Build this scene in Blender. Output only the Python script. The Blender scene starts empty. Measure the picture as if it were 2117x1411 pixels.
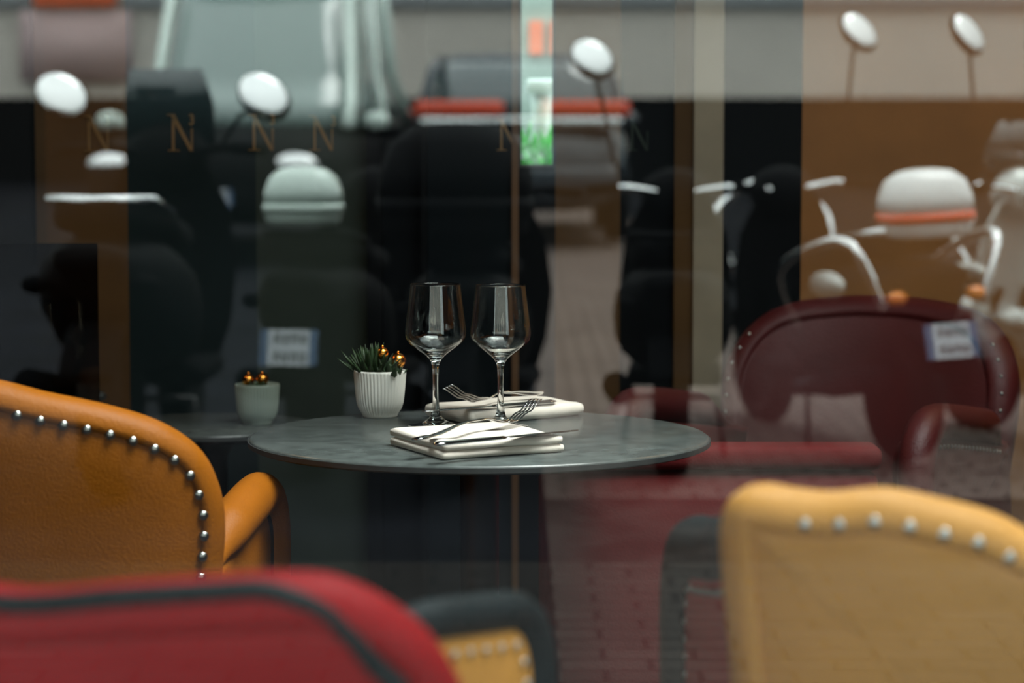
import bpy, bmesh, math, random
from math import sin, cos, pi, radians, sqrt, tan, atan
from mathutils import Vector, Matrix
random.seed(7)
SC = bpy.context.scene
COL = SC.collection

# ------------------------------------------------------------------ camera
F = 85.0 / 36.0 * 2117.0
PITCH = atan((705.5 - 290.0) / F)
EYE = Vector((0, 0, 1.2))
cam = bpy.data.cameras.new('camera'); cam.lens = 85.0; cam.sensor_width = 36.0
cam.clip_start = 0.02; cam.clip_end = 300
co = bpy.data.objects.new('camera', cam); COL.objects.link(co)
co.location = EYE; co.rotation_euler = (pi / 2 - PITCH, 0, 0)
cam.dof.use_dof = True; cam.dof.focus_distance = 3.66; cam.dof.aperture_fstop = 3.6
SC.camera = co
# ------------------------------------------------------------------ world, sun, exposure
wd = bpy.data.worlds.new('world'); SC.world = wd; wd.use_nodes = True
nt = wd.node_tree; bg = nt.nodes['Background']
tc = nt.nodes.new('ShaderNodeTexCoord'); sx = nt.nodes.new('ShaderNodeSeparateXYZ')
rp = nt.nodes.new('ShaderNodeValToRGB')
nt.links.new(tc.outputs['Generated'], sx.inputs[0]); nt.links.new(sx.outputs['Z'], rp.inputs[0])
rp.color_ramp.elements[0].position = 0.0; rp.color_ramp.elements[0].color = (0.26, 0.29, 0.29, 1)
rp.color_ramp.elements[1].position = 0.8; rp.color_ramp.elements[1].color = (0.95, 1.0, 1.0, 1)
nt.links.new(rp.outputs[0], bg.inputs[0]); bg.inputs[1].default_value = 8.0
sun = bpy.data.lights.new('overcast_sun', 'SUN'); sun.energy = 6.2; sun.angle = radians(30)
sun.color = (1.0, 0.98, 0.95)
so = bpy.data.objects.new('overcast_sun', sun); COL.objects.link(so)
so.rotation_euler = Vector((-0.80, 0.48, -2.0)).to_track_quat('-Z', 'Y').to_euler()
SC.view_settings.view_transform = 'Standard'; SC.view_settings.look = 'None'
SC.view_settings.exposure = 0.0; SC.view_settings.gamma = 1.0
SC.view_settings.use_curve_mapping = False
SC.cycles.use_denoising = True
try: SC.cycles.denoiser = 'OPENIMAGEDENOISE'
except Exception: pass
SC.cycles.caustics_reflective = False; SC.cycles.caustics_refractive = False
SC.cycles.max_bounces = 14; SC.cycles.transmission_bounces = 14; SC.cycles.transparent_max_bounces = 16
SC.cycles.sample_clamp_indirect = 8.0
SC.cycles.blur_glossy = 0.3

# ------------------------------------------------------------------ helpers
PANE_Y = 1.30
def ray(px, py):
    f = Vector((0, cos(PITCH), -sin(PITCH))); u = Vector((0, sin(PITCH), cos(PITCH)))
    return f + Vector((1, 0, 0)) * ((px - 1058.5) / F) - u * ((py - 705.5) / F)
def at_y(px, py, y):
    r = ray(px, py); return EYE + r * (y / r.y)
def street(px, d):
    """ground point of the street that the pane mirrors at distance d"""
    x = (px - 1058.5) / F * d; y = 2 * PANE_Y - d
    return Vector((x, y, ground_z(y)))
def ground_z(y): return 0.02 * max(0.0, 1.0 - y)

def mat(name, col, rough=0.5, metal=0.0, bump=0.0, bscale=60.0, var=0.0, vscale=8.0, coat=0.0, spec=0.5, col2=None, sheen=0.0):
    m = bpy.data.materials.new(name); m.use_nodes = True
    n = m.node_tree.nodes; l = m.node_tree.links; p = n['Principled BSDF']
    p.inputs['Base Color'].default_value = (*col, 1); p.inputs['Roughness'].default_value = rough
    p.inputs['Metallic'].default_value = metal; p.inputs['Specular IOR Level'].default_value = spec
    p.inputs['Coat Weight'].default_value = coat; p.inputs['Coat Roughness'].default_value = 0.08
    if sheen: p.inputs['Sheen Weight'].default_value = sheen
    t = n.new('ShaderNodeTexCoord')
    if var or col2:
        z = n.new('ShaderNodeTexNoise'); z.inputs['Scale'].default_value = vscale; z.inputs['Detail'].default_value = 6
        l.new(t.outputs['Object'], z.inputs['Vector'])
        r = n.new('ShaderNodeValToRGB'); l.new(z.outputs['Fac'], r.inputs[0])
        a = [c * (1 - var) for c in col]; b = col2 if col2 else [min(1, c * (1 + var)) for c in col]
        r.color_ramp.elements[0].position = 0.35; r.color_ramp.elements[0].color = (*a, 1)
        r.color_ramp.elements[1].position = 0.65; r.color_ramp.elements[1].color = (*b, 1)
        l.new(r.outputs[0], p.inputs['Base Color'])
    if bump:
        z2 = n.new('ShaderNodeTexNoise'); z2.inputs['Scale'].default_value = bscale; z2.inputs['Detail'].default_value = 4
        l.new(t.outputs['Object'], z2.inputs['Vector'])
        b2 = n.new('ShaderNodeBump'); b2.inputs['Strength'].default_value = bump; b2.inputs['Distance'].default_value = 0.01
        l.new(z2.outputs['Fac'], b2.inputs['Height']); l.new(b2.outputs[0], p.inputs['Normal'])
    return m
def emit(name, col, s):
    m = bpy.data.materials.new(name); m.use_nodes = True; n = m.node_tree.nodes
    p = n['Principled BSDF']; p.inputs['Base Color'].default_value = (*col, 1)
    p.inputs['Emission Color'].default_value = (*col, 1); p.inputs['Emission Strength'].default_value = s
    return m
def glass_mat(name, ior=1.5, col=(1, 1, 1), rough=0.0):
    m = bpy.data.materials.new(name); m.use_nodes = True; n = m.node_tree.nodes; l = m.node_tree.links
    n.remove(n['Principled BSDF']); g = n.new('ShaderNodeBsdfGlass'); g.inputs['IOR'].default_value = ior
    g.inputs['Color'].default_value = (*col, 1); g.inputs['Roughness'].default_value = rough
    l.new(g.outputs[0], n['Material Output'].inputs[0]); return m
def pane_mat(name, k, tint):
    m = bpy.data.materials.new(name); m.use_nodes = True; n = m.node_tree.nodes; l = m.node_tree.links
    n.remove(n['Principled BSDF'])
    tr = n.new('ShaderNodeBsdfTransparent'); tr.inputs[0].default_value = (*tint, 1)
    gl = n.new('ShaderNodeBsdfGlossy'); gl.inputs['Roughness'].default_value = 0.0; gl.inputs[0].default_value = (0.92, 1.0, 0.98, 1)
    ge = n.new('ShaderNodeNewGeometry'); dt = n.new('ShaderNodeVectorMath'); dt.operation = 'DOT_PRODUCT'
    l.new(ge.outputs['Incoming'], dt.inputs[0]); l.new(ge.outputs['Normal'], dt.inputs[1])
    def mth(op, a, b=None):
        q = n.new('ShaderNodeMath'); q.operation = op
        for i, v in enumerate((a, b)):
            if v is None: continue
            if isinstance(v, (int, float)): q.inputs[i].default_value = v
            else: l.new(v, q.inputs[i])
        return q.outputs[0]
    sch = mth('ADD', mth('MULTIPLY', mth('POWER', mth('SUBTRACT', 1.0, mth('ABSOLUTE', dt.outputs['Value'])), 5.0), .30), .0426)
    mu = n.new('ShaderNodeMath'); mu.operation = 'MULTIPLY'; mu.use_clamp = True; mu.inputs[1].default_value = k
    mx = n.new('ShaderNodeMixShader')
    l.new(sch, mu.inputs[0]); l.new(mu.outputs[0], mx.inputs[0])
    l.new(tr.outputs[0], mx.inputs[1]); l.new(gl.outputs[0], mx.inputs[2]); l.new(mx.outputs[0], n['Material Output'].inputs[0])
    return m

def link(name, bm, m, parent=None, smooth=True, loc=None):
    me = bpy.data.meshes.new(name); bm.normal_update(); bm.to_mesh(me); bm.free()
    if smooth:
        for p in me.polygons: p.use_smooth = True
    o = bpy.data.objects.new(name, me); COL.objects.link(o)
    for q in (m if isinstance(m, (list, tuple)) else [m]): me.materials.append(q)
    if parent is not None: o.parent = parent
    if loc is not None: o.location = loc
    return o
def thing(name, label, cat, loc=(0, 0, 0), rz=0.0, group=None):
    o = bpy.data.objects.new(name, None); COL.objects.link(o); o.empty_display_size = 0.05
    o.location = loc; o.rotation_euler = (0, 0, rz); return tag(o, label, cat, group)
def tag(o, label, cat, group=None):
    o['label'] = label; o['category'] = cat
    if group: o['group'] = group
    return o
def struct(name, bm, m, smooth=False):
    o = link(name, bm, m, None, smooth); o['kind'] = 'structure'; return o
def box(bm, a, b, bev=0.0, seg=2, M=None):
    a = Vector(a); b = Vector(b); c = (a + b) / 2; s = b - a
    r = bmesh.ops.create_cube(bm, size=1.0); vs = r['verts']
    for v in vs: v.co = Vector((v.co.x * s.x, v.co.y * s.y, v.co.z * s.z)) + c
    if bev > 0:
        es = list({e for v in vs for e in v.link_edges})
        q = bmesh.ops.bevel(bm, geom=es, offset=bev, segments=seg, affect='EDGES', profile=0.5)
        vs = list({v for f in q['faces'] for v in f.verts} | {v for v in vs if v.is_valid})
    if M is not None:
        for v in vs: v.co = M @ v.co
    return vs
def NB(): return bmesh.new()
def lathe(bm, prof, seg=48, M=None, ribs=0, amp=0.0, rz=(0, 1)):
    rings = []
    for (r, z) in prof:
        ring = []
        for k in range(seg):
            a = 2 * pi * k / seg; rr = r
            if ribs and rz[0] < z < rz[1]: rr = r + amp * (abs(cos(a * ribs / 2)) - 0.6)
            v = Vector((rr * cos(a), rr * sin(a), z))
            ring.append(bm.verts.new(M @ v if M else v))
        rings.append(ring)
    for i in range(len(rings) - 1):
        A, B = rings[i], rings[i + 1]
        for k in range(seg):
            j = (k + 1) % seg; bm.faces.new((A[k], A[j], B[j], B[k]))
    if prof[0][0] > 1e-5: bm.faces.new(list(reversed(rings[0])))
    if prof[-1][0] > 1e-5: bm.faces.new(rings[-1])
    bmesh.ops.remove_doubles(bm, verts=[v for r in rings for v in r], dist=1e-6)
def tube(bm, pts, rad, seg=10, cap=True, closed=False):
    pts = [Vector(p) for p in pts]; n = len(pts); rings = []
    up = Vector((0.13, 0.21, 0.97))
    for i, p in enumerate(pts):
        if closed: t = pts[(i + 1) % n] - pts[i - 1]
        else: t = pts[min(i + 1, n - 1)] - pts[max(i - 1, 0)]
        t.normalize(); a = t.cross(up)
        if a.length < 1e-4: a = t.cross(Vector((1, 0, 0)))
        a.normalize(); b = t.cross(a); up = -b if b.dot(up) < 0 else b; b = up
        a = t.cross(b).normalized()
        r = rad[i] if isinstance(rad, (list, tuple)) else rad
        ra, rb = r if isinstance(r, tuple) else (r, r)
        rings.append([bm.verts.new(p + a * ra * cos(2 * pi * k / seg) + b * rb * sin(2 * pi * k / seg)) for k in range(seg)])
    for i in range(n if closed else n - 1):
        A, B = rings[i], rings[(i + 1) % n]
        for k in range(seg):
            j = (k + 1) % seg; bm.faces.new((A[k], A[j], B[j], B[k]))
    if cap and not closed:
        bm.faces.new(list(reversed(rings[0]))); bm.faces.new(rings[-1])
    bmesh.ops.recalc_face_normals(bm, faces=bm.faces)
def ball(bm, c, r, sc=(1, 1, 1), M=None, u=16, v=10):
    q = bmesh.ops.create_uvsphere(bm, u_segments=u, v_segments=v, radius=1.0)['verts']
    for x in q:
        x.co = Vector((x.co.x * r * sc[0], x.co.y * r * sc[1], x.co.z * r * sc[2]))
        if M is not None: x.co = M @ x.co
        x.co += Vector(c)
def spline(P, n=8, closed=False):
    P = [Vector(p) for p in P]; out = []; N = len(P)
    for i in range(N if closed else N - 1):
        g = lambda k: P[k % N] if closed else P[min(max(k, 0), N - 1)]
        a, b, c, d = g(i - 1), g(i), g(i + 1), g(i + 2)
        for k in range(n):
            t = k / n
            out.append(0.5 * ((2 * b) + (c - a) * t + (2 * a - 5 * b + 4 * c - d) * t * t + (3 * b - a - 3 * c + d) * t ** 3))
    if not closed: out.append(P[-1])
    return out
def resample(loop, step):
    L = [0.0]; n = len(loop)
    for i in range(n): L.append(L[-1] + (loop[(i + 1) % n] - loop[i]).length)
    tot = L[-1]; m = max(8, round(tot / step)); out = []; i = 0
    for k in range(m):
        s = tot * k / m
        while L[i + 1] < s: i += 1
        t = (s - L[i]) / max(1e-9, L[i + 1] - L[i]); out.append(loop[i].lerp(loop[(i + 1) % n], t))
    return out
def loft(bm, secs, cap=True):
    """secs: list of closed rings (same length)"""
    R = [[bm.verts.new(Vector(p)) for p in s] for s in secs]
    for A, B in zip(R[:-1], R[1:]):
        n = len(A)
        for k in range(n):
            j = (k + 1) % n; bm.faces.new((A[k], A[j], B[j], B[k]))
    if cap: bm.faces.new(list(reversed(R[0]))); bm.faces.new(R[-1])
    bmesh.ops.recalc_face_normals(bm, faces=bm.faces)
def super_ring(cx, y, cz, hw, hh, p=2.6, n=20):
    out = []
    for k in range(n):
        a = 2 * pi * k / n; c, s = cos(a), sin(a)
        out.append((cx + hw * math.copysign(abs(c) ** (2 / p), c), y, cz + hh * math.copysign(abs(s) ** (2 / p), s)))
    return out
def fill_mesh(o, sub=1):
    md = o.modifiers.new('s', 'SUBSURF'); md.levels = sub; md.render_levels = sub

# ------------------------------------------------------------------ materials
M = {}
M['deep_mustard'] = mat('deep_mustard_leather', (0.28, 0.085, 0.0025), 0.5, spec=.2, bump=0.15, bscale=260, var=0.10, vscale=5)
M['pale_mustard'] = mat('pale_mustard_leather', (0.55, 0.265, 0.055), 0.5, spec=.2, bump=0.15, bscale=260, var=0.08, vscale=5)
M['mustard'] = mat('mustard_leather', (0.36, 0.125, 0.005), 0.5, spec=.2, bump=0.15, bscale=260, var=0.10, vscale=5)
M['red'] = mat('red_leather', (0.30, 0.004, 0.007), 0.5, spec=.12, bump=0.15, bscale=260, var=0.10, vscale=5)
M['claret'] = mat('claret_fabric', (0.12, 0.012, 0.013), 0.8, spec=.1, bump=0.15, bscale=220, var=0.12, vscale=5)
M['scarlet'] = mat('scarlet_leather', (0.50, 0.035, 0.035), 0.5, spec=.15, bump=0.15, bscale=260, var=0.10, vscale=5)
M['darkred'] = mat('dark_red_leather', (0.070, 0.005, 0.006), 0.5, bump=0.15, bscale=220, var=0.12, vscale=5)
M['teal'] = mat('dark_teal_leather', (0.008, 0.015, 0.018), 0.45, spec=.14, bump=0.25, bscale=240, var=0.15, vscale=6)
M['nail'] = mat('antique_nail', (0.42, 0.44, 0.42), 0.28, 1.0)
M['blackwood'] = mat('black_wood', (0.012, 0.010, 0.009),  0.8, spec=.06, bump=0.05, bscale=40)
M['table'] = mat('dark_stone_tabletop', (0.075, 0.088, 0.085), 0.25, var=0.25, vscale=30, spec=0.55)
M['edge'] = mat('dark_edge', (0.03, 0.034, 0.034), 0.5, 0.0)
M['black'] = mat('black_metal', (0.01, 0.01, 0.011), 0.4)
M['pot'] = mat('white_ceramic', (0.78, 0.78, 0.72), 0.45, var=0.02)
M['pot_dimmed'] = mat('dimmed_white_ceramic', (0.30, 0.36, 0.31), 0.5, var=0.02)  # white pot in dimmer light, the dimness put into the base colour
M['soil'] = mat('soil', (0.03, 0.02, 0.012), 0.95, bump=0.6, bscale=160)
M['leaf'] = mat('succulent_leaf', (0.018, 0.042, 0.013), 0.5, var=0.3, vscale=30)
M['gold'] = mat('gold_bauble', (0.85, 0.36, 0.06), 0.22, 1.0)
M['linen'] = mat('cream_linen', (0.82, 0.75, 0.66), 0.9, bump=0.25, bscale=900, var=0.02, sheen=0.2)
M['steel'] = mat('polished_steel', (0.60, 0.60, 0.59), 0.14, 1.0)
M['glass'] = glass_mat('wine_glass', 1.5, (0.99, 1, 0.995))
M['pane'] = pane_mat('window_pane', 3.1, (0.93, 0.97, 0.955))
M['skylight_pane'] = pane_mat('added_skylight_pane', 1.0, (0.95, 0.97, 0.96))
M['dimming_pane'] = pane_mat('slit_pane_dimming', 1.0, (0.36, 0.45, 0.42))  # dark tint stands in for a shaded courtyard behind the slit
M['floor'] = mat('dark_floor', (0.018, 0.02, 0.024),  0.8, spec=.06, bump=0.1, bscale=30, var=0.3, vscale=4)
M['ceiling'] = mat('dark_ceiling', (0.02, 0.02, 0.02), 0.9, spec=.05)
M['panel_black'] = mat('black_panel', (0.006, 0.007, 0.008), 0.8, spec=.03)
M['panel_teal'] = mat('dark_teal_panel', (0.012, 0.020, 0.022),  0.8, spec=.06, var=0.2, vscale=2)
M['panel_green'] = mat('dim_green_panel', (0.035, 0.045, 0.038),  0.8, spec=.06, var=0.2, vscale=2)
M['panel_brown'] = mat('brown_panel', (0.085, 0.045, 0.018),  0.8, spec=.06, var=0.2, vscale=3)
M['panel_blue'] = mat('slate_panel', (0.007, 0.010, 0.012),  0.8, spec=.06, var=0.15, vscale=2)
M['warm_wall'] = mat('warm_brown_wall', (0.24, 0.098, 0.020), 0.7, bump=0.1, bscale=30, var=0.12, vscale=4)
M['beige_strip'] = mat('beige_strip', (0.24, 0.20, 0.14), 0.7, var=0.1)
M['wood_edge'] = mat('orange_wood_edge', (0.10, 0.045, 0.014), 0.6)
M['gold_letter'] = mat('gold_letter', (0.20, 0.11, 0.035), 0.4, 0.3)
M['frontwall'] = mat('dark_front', (0.02, 0.022, 0.022), 0.5)

# ------------------------------------------------------------------ the room
RX0, RX1, RY1, H = -3.2, 3.2, 5.06, 3.0
bm = NB(); box(bm, (RX0, PANE_Y + .03, -0.1), (RX1, RY1, 0.0)); struct('floor', bm, M['floor'])
SX0, SX1, SY0, SY1 = -0.40, 1.75, 1.42, 3.4  # skylight opening out of view, added so sun reaches table and chair rims
bm = NB()
for a, b in (((RX0, PANE_Y + .03), (RX1, SY0)), ((RX0, SY1), (RX1, RY1)), ((RX0, SY0), (SX0, SY1)), ((SX1, SY0), (RX1, SY1))):
    box(bm, (a[0], a[1], H), (b[0], b[1], H + .1))
struct('ceiling', bm, M['ceiling'])
bm = NB()
for a, b in (((SX0, SY0), (SX0 + .05, SY1)), ((SX1 - .05, SY0), (SX1, SY1)), ((SX0 + .05, SY0), (SX1 - .05, SY0 + .05)), ((SX0 + .05, SY1 - .05), (SX1 - .05, SY1))):
    box(bm, (a[0], a[1], H + .1), (b[0], b[1], H + .16))
wr = struct('window_0', bm, M['black'])  # frame of the added skylight
bm = NB(); vs = [bm.verts.new((x, y, H + .13)) for x, y in ((SX0 + .04, SY0 + .04), (SX1 - .04, SY0 + .04), (SX1 - .04, SY1 - .04), (SX0 + .04, SY1 - .04))]
bm.faces.new(vs); link('pane', bm, M['skylight_pane'], wr, False)
bm = NB(); box(bm, (RX0 - .1, PANE_Y - .06, -0.1), (RX0, RY1 + .1, H + .1)); struct('wall_left', bm, M['panel_black'])
bm = NB(); box(bm, (RX1, PANE_Y - .06, -0.1), (RX1 + .1, RY1 + .1, H + .1)); struct('wall_right', bm, M['panel_black'])
# the street front with the big pane
WX0, WX1, WZ0, WZ1 = -1.25, 1.6, 0.12, 2.3
bm = NB()
box(bm, (RX0, PANE_Y - .06, -0.1), (WX0, PANE_Y + .06, H + .1)); box(bm, (WX1, PANE_Y - .06, -0.1), (RX1, PANE_Y + .06, H + .1))
box(bm, (WX0, PANE_Y - .06, -0.1), (WX1, PANE_Y + .06, WZ0)); box(bm, (WX0, PANE_Y - .06, WZ1), (WX1, PANE_Y + .06, H + .1))
struct('wall_front', bm, M['frontwall'])
bm = NB()
for a, b in (((WX0, -.03, WZ0), (WX0 + .06, .03, WZ1)), ((WX1 - .06, -.03, WZ0), (WX1, .03, WZ1)),
             ((WX0 + .06, -.03, WZ0), (WX1 - .06, .03, WZ0 + .06)), ((WX0 + .06, -.03, WZ1 - .06), (WX1 - .06, .03, WZ1))):
    box(bm, (a[0], PANE_Y + a[1], a[2]), (b[0], PANE_Y + b[1], b[2]))
wf = struct('window_1', bm, M['black'])
bm = NB(); vs = [bm.verts.new(v) for v in ((WX0 + .05, PANE_Y, WZ0 + .05), (WX1 - .05, PANE_Y, WZ0 + .05), (WX1 - .05, PANE_Y, WZ1 - .05), (WX0 + .05, PANE_Y, WZ1 - .05))]
bm.faces.new(vs); link('pane', bm, M['pane'], wf, False)

bm = NB(); box(bm, (-3.0, -1.0, 2.42), (3.2, PANE_Y - .07, 2.50), .02); box(bm, (-3.0, -1.03, 2.30), (3.2, -1.0, 2.5)); struct('added_shade_canopy', bm, M['frontwall'])  # unseen canopy, added to keep sky light off the chair backs
# back wall as upright panels (left to right), with a narrow window in it
BY = 5.0
def bx_(px): return (px - 1058.5) / F * BY
def panel(name, p0, p1, m, y=BY, z0=0.0, z1=H, t=0.06):
    bm = NB(); box(bm, (bx_(p0), y, z0), (bx_(p1), y + t, z1)); return struct(name, bm, M[m])
def slab(name, x0, x1, m, y=BY):
    bm = NB(); box(bm, (x0, y, 0), (x1, y + .06, H)); return struct(name, bm, M[m])
slab('wall_back', RX0, bx_(76), 'panel_black', BY - .05)
panel('wall_back_brown', 76, 265, 'panel_brown')
panel('wall_back_teal', 265, 530, 'panel_teal')
panel('wall_back_green', 530, 762, 'panel_green')
panel('trim_1', 762, 792, 'panel_black', BY - .06, t=.12)
panel('wall_back_slate', 792, 872, 'panel_black')
panel('trim_2', 872, 884, 'panel_black', BY - .05, t=.11)
panel('wall_back_blue', 884, 1058, 'panel_blue')
panel('trim_3', 1058, 1072, 'wood_edge', BY - .02, t=.08)
zs = at_y(1100, 346, BY).z
panel('wall_back_sill', 1072, 1148, 'panel_black', z1=zs)
panel('wall_back_rust', 1148, 1282, 'panel_brown')
panel('wall_back_dark', 1282, 1392, 'panel_black')
panel('trim_4', 1392, 1430, 'panel_brown', BY - .03, t=.09)
panel('trim_5', 1430, 1490, 'beige_strip', BY - .05, t=.11)
panel('wall_back_night', 1490, 1656, 'panel_black')
slab('wall_back_warm', bx_(1656), RX1, 'warm_wall')
# the narrow window: a frame, a pane, and what stands outside in the courtyard
bm = NB()
x0, x1 = bx_(1072), bx_(1148)
box(bm, (x0, BY, zs), (x0 + .006, BY + .05, H)); box(bm, (x1 - .006, BY, zs), (x1, BY + .05, H)); box(bm, (x0 + .006, BY, zs), (x1 - .006, BY + .05, zs + .006))
w2 = struct('window_2', bm, M['black'])
bm = NB(); vs = [bm.verts.new(v) for v in ((x0 + .005, BY + .03, zs + .005), (x1 - .005, BY + .03, zs + .005), (x1 - .005, BY + .03, H), (x0 + .005, BY + .03, H))]
bm.faces.new(vs); link('pane', bm, M['dimming_pane'], w2, False)
M['court'] = mat('courtyard_wall', (0.27, 0.31, 0.29), 0.8, var=0.06)
M['white'] = mat('white_paint', (0.80, 0.82, 0.80), 0.45)
M['orange'] = mat('orange_red_print', (0.80, 0.13, 0.05), 0.6)
M['shrub'] = mat('bright_green_leaf', (0.06, 0.50, 0.05), 0.5, var=0.3, vscale=30)
bm = NB(); box(bm, (-1.5, BY + .07, -.1), (1.6, 9.1, 0)); struct('courtyard_floor', bm, M['court'])
bm = NB(); box(bm, (-1.5, 9.0, 0), (1.6, 9.1, 3.6)); struct('wall_courtyard', bm, M['court'])
a = at_y(1094, 112, 8.96); b = at_y(1123, 42, 8.96)
bm = NB(); box(bm, (a.x, 8.975, a.z), (b.x, 9.0, b.z)); tag(link('poster', bm, M['orange'], None, False), 'orange red upright poster seen through the narrow back window', 'poster')
a = at_y(1137, 112, 8.96); b = at_y(1160, 42, 8.96)
bm = NB(); box(bm, (a.x, 8.975, a.z), (b.x, 9.0, b.z)); tag(link('poster', bm, M['orange'], None, False), 'orange red poster strip cut off by the right edge of the narrow back window', 'poster')
a = at_y(1088, 192, 6.4); b = at_y(1149, 164, 6.4)
lp = thing('lantern_post', 'white lantern on a pale post seen through the narrow back window', 'lantern post', ((a.x + b.x) / 2, 6.4, 0))
hw = (b.x - a.x) / 2
bm = NB(); box(bm, (-hw, -hw, a.z), (hw, hw, b.z), .008); link('lantern', bm, M['white'], lp)
bm = NB(); lathe(bm, [(hw * 1.0, 0.5), (hw * .9, .9), (hw * .62, a.z - .06), (hw * .7, a.z)], 24); link('post', bm, M['white'], lp)
bm = NB(); lathe(bm, [(hw * 1.5, 0), (hw * 1.5, .05), (hw * 1.0, .5)], 24); link('base', bm, M['white'], lp)
def leaf_blade(bm, base, d, L, w, curl=0.3, th=0.35):
    """a fleshy pointed leaf from base along d"""
    d = Vector(d).normalized(); side = d.cross(Vector((0, 0, 1)))
    if side.length < .05: side = Vector((1, 0, 0))
    side.normalize(); nrm = side.cross(d); secs = []
    for k in range(6):
        t = k / 5; r = w * (sin(pi * (0.22 + 0.78 * t)) ** .8 if k < 5 else 0.03)
        p = Vector(base) + d * L * t + nrm * (curl * L * t * t)
        secs.append([p + side * r * cos(q) + nrm * r * th * sin(q) for q in (0, pi / 3, 2 * pi / 3, pi, 4 * pi / 3, 5 * pi / 3)])
    loft(bm, secs)
p = at_y(1110, 352, 6.1)
sh = thing('green_shrub', 'bright green leafy shrub at the foot of the narrow back window', 'shrub', (p.x, 6.1, 0))
bm = NB(); lathe(bm, [(.10, 0), (.13, p.z - .25), (.12, p.z - .27), (0, p.z - .27)], 24); link('planter', bm, M['black'], sh)
bm = NB(); rr = random.Random(3)
for k in range(90):
    a = rr.uniform(0, 2 * pi); e = rr.uniform(.1, 1.3)
    c = Vector((rr.uniform(-.07, .07), rr.uniform(-.05, .05), p.z - .25 + rr.uniform(0, .31)))
    leaf_blade(bm, c, (cos(a) * cos(e), sin(a) * cos(e), sin(e)), rr.uniform(.05, .09), .014, .2)
link('foliage', bm, M['shrub'], sh)

# gold letters on the back panels
def text_mesh(name, s, size, depth, m, parent, loc, narrow=1.0, bold=0.0):
    cu = bpy.data.curves.new(name, 'FONT'); cu.body = s; cu.size = size; cu.extrude = depth; cu.align_x = 'LEFT'; cu.offset = bold
    o = bpy.data.objects.new(name, cu); COL.objects.link(o)
    me = bpy.data.meshes.new_from_object(o.evaluated_get(bpy.context.evaluated_depsgraph_get()))
    bpy.data.objects.remove(o); bpy.data.curves.remove(cu)
    me.transform(Matrix.Rotation(pi / 2, 4, 'X') @ Matrix.Diagonal((narrow, 1, 1, 1)))
    o = bpy.data.objects.new(name, me); COL.objects.link(o); me.materials.append(m); o.parent = parent; o.location = loc
    return o
def letter_N(bm, w, h, t):
    """a serif N with a thick diagonal"""
    def poly(P):
        f = [bm.verts.new((x, -t, z)) for x, z in P]; g = [bm.verts.new((x, 0, z)) for x, z in P]; n = len(P)
        bm.faces.new(f); bm.faces.new(list(reversed(g)))
        for k in range(n):
            j = (k + 1) % n; bm.faces.new((f[k], g[k], g[j], f[j]))
    s = w * .10
    poly([(w * .22 - s / 2, .03 * h), (w * .22 + s / 2, .03 * h), (w * .22 + s / 2, .93 * h), (w * .22 - s / 2, .93 * h)])
    poly([(0, 0), (w * .46, 0), (w * .46, .03 * h), (0, .03 * h)])
    poly([(-.02 * w, .97 * h), (w * .30, .97 * h), (w * .30, h), (-.02 * w, h)])
    poly([(w * .12, .969 * h), (w * .30, .969 * h), (w * 1.0, 0.0), (w * .86, 0.0)])
    poly([(w * .92, .02 * h), (w * .98, .02 * h), (w * .98, .62 * h), (w * .92, .62 * h)])
    bmesh.ops.recalc_face_normals(bm, faces=bm.faces)
where = ['on the far left brown panel', 'left of centre on the dark panel', 'at the right end of the dark panel', 'on the dim green panel', 'on the panel left of the narrow bright window', 'very faint, right of the narrow bright window']
for k, (px, y0, y1, w, three) in enumerate(((173, 238, 313, 52, 1), (347, 236, 312, 52, 1), (514, 236, 311, 52, 1), (640, 239, 311, 49, 1), (1027, 246, 311, 44, 0), (1297, 246, 311, 44, 0))):
    a = at_y(px, y1, BY - .002); b = at_y(px + w, y0, BY - .002)
    r = thing('gold_letter_sign', 'gold serif letter N %s%s' % ('with small raised 3 ' if three else '', where[k]), 'letter sign', (a.x, BY - .001, a.z), 0, 'gold letter signs along the back wall')
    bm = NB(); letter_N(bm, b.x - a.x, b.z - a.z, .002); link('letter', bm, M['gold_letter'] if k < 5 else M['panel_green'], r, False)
    if three: text_mesh('numeral', '3', .031, .001, M['gold_letter'], r, (.0435, -.001, (b.z - a.z) - .0215), .8, .0006)

# ------------------------------------------------------------------ dining table in focus
TX, TY, TZ, TR = -0.05, 3.685, 0.75, 0.352
def table(label, x, y, z, R, seg=96, grp=None):
    t = thing('round_dining_table', label, 'table', (x, y, 0), 0, grp)
    bm = NB(); lathe(bm, [(R - .02, z - .016), (R - .004, z - .014), (R, z - .010), (R, z - .003), (R - .004, z), (0, z)], seg)
    for f in bm.faces: f.smooth = True
    o = link('tabletop', bm, M['table'], t, False)
    bm = NB(); lathe(bm, [(R + .0005, z - .011), (R + .002, z - .011), (R + .002, z - .004), (R + .0005, z - .004)], seg); link('edge_band', bm, M['edge'], t, False)
    bm = NB(); lathe(bm, [(.035, .03), (.03, .06), (.03, z - .06), (.05, z - .03), (min(.12, R * .6), z - .028)], 32); link('pedestal', bm, M['black'], t)
    bm = NB(); rb = min(.21, R * .6); lathe(bm, [(rb, 0), (rb, .012), (.05, .03), (0, .03)], 48); link('base', bm, M['black'], t)
    return t
table('round dark stone table in the middle, laid with glasses and napkins', TX, TY, TZ, TR)
table('dim dark table standing behind at left, carrying the second white pot', -.575, 4.60, .66, .19)

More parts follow.
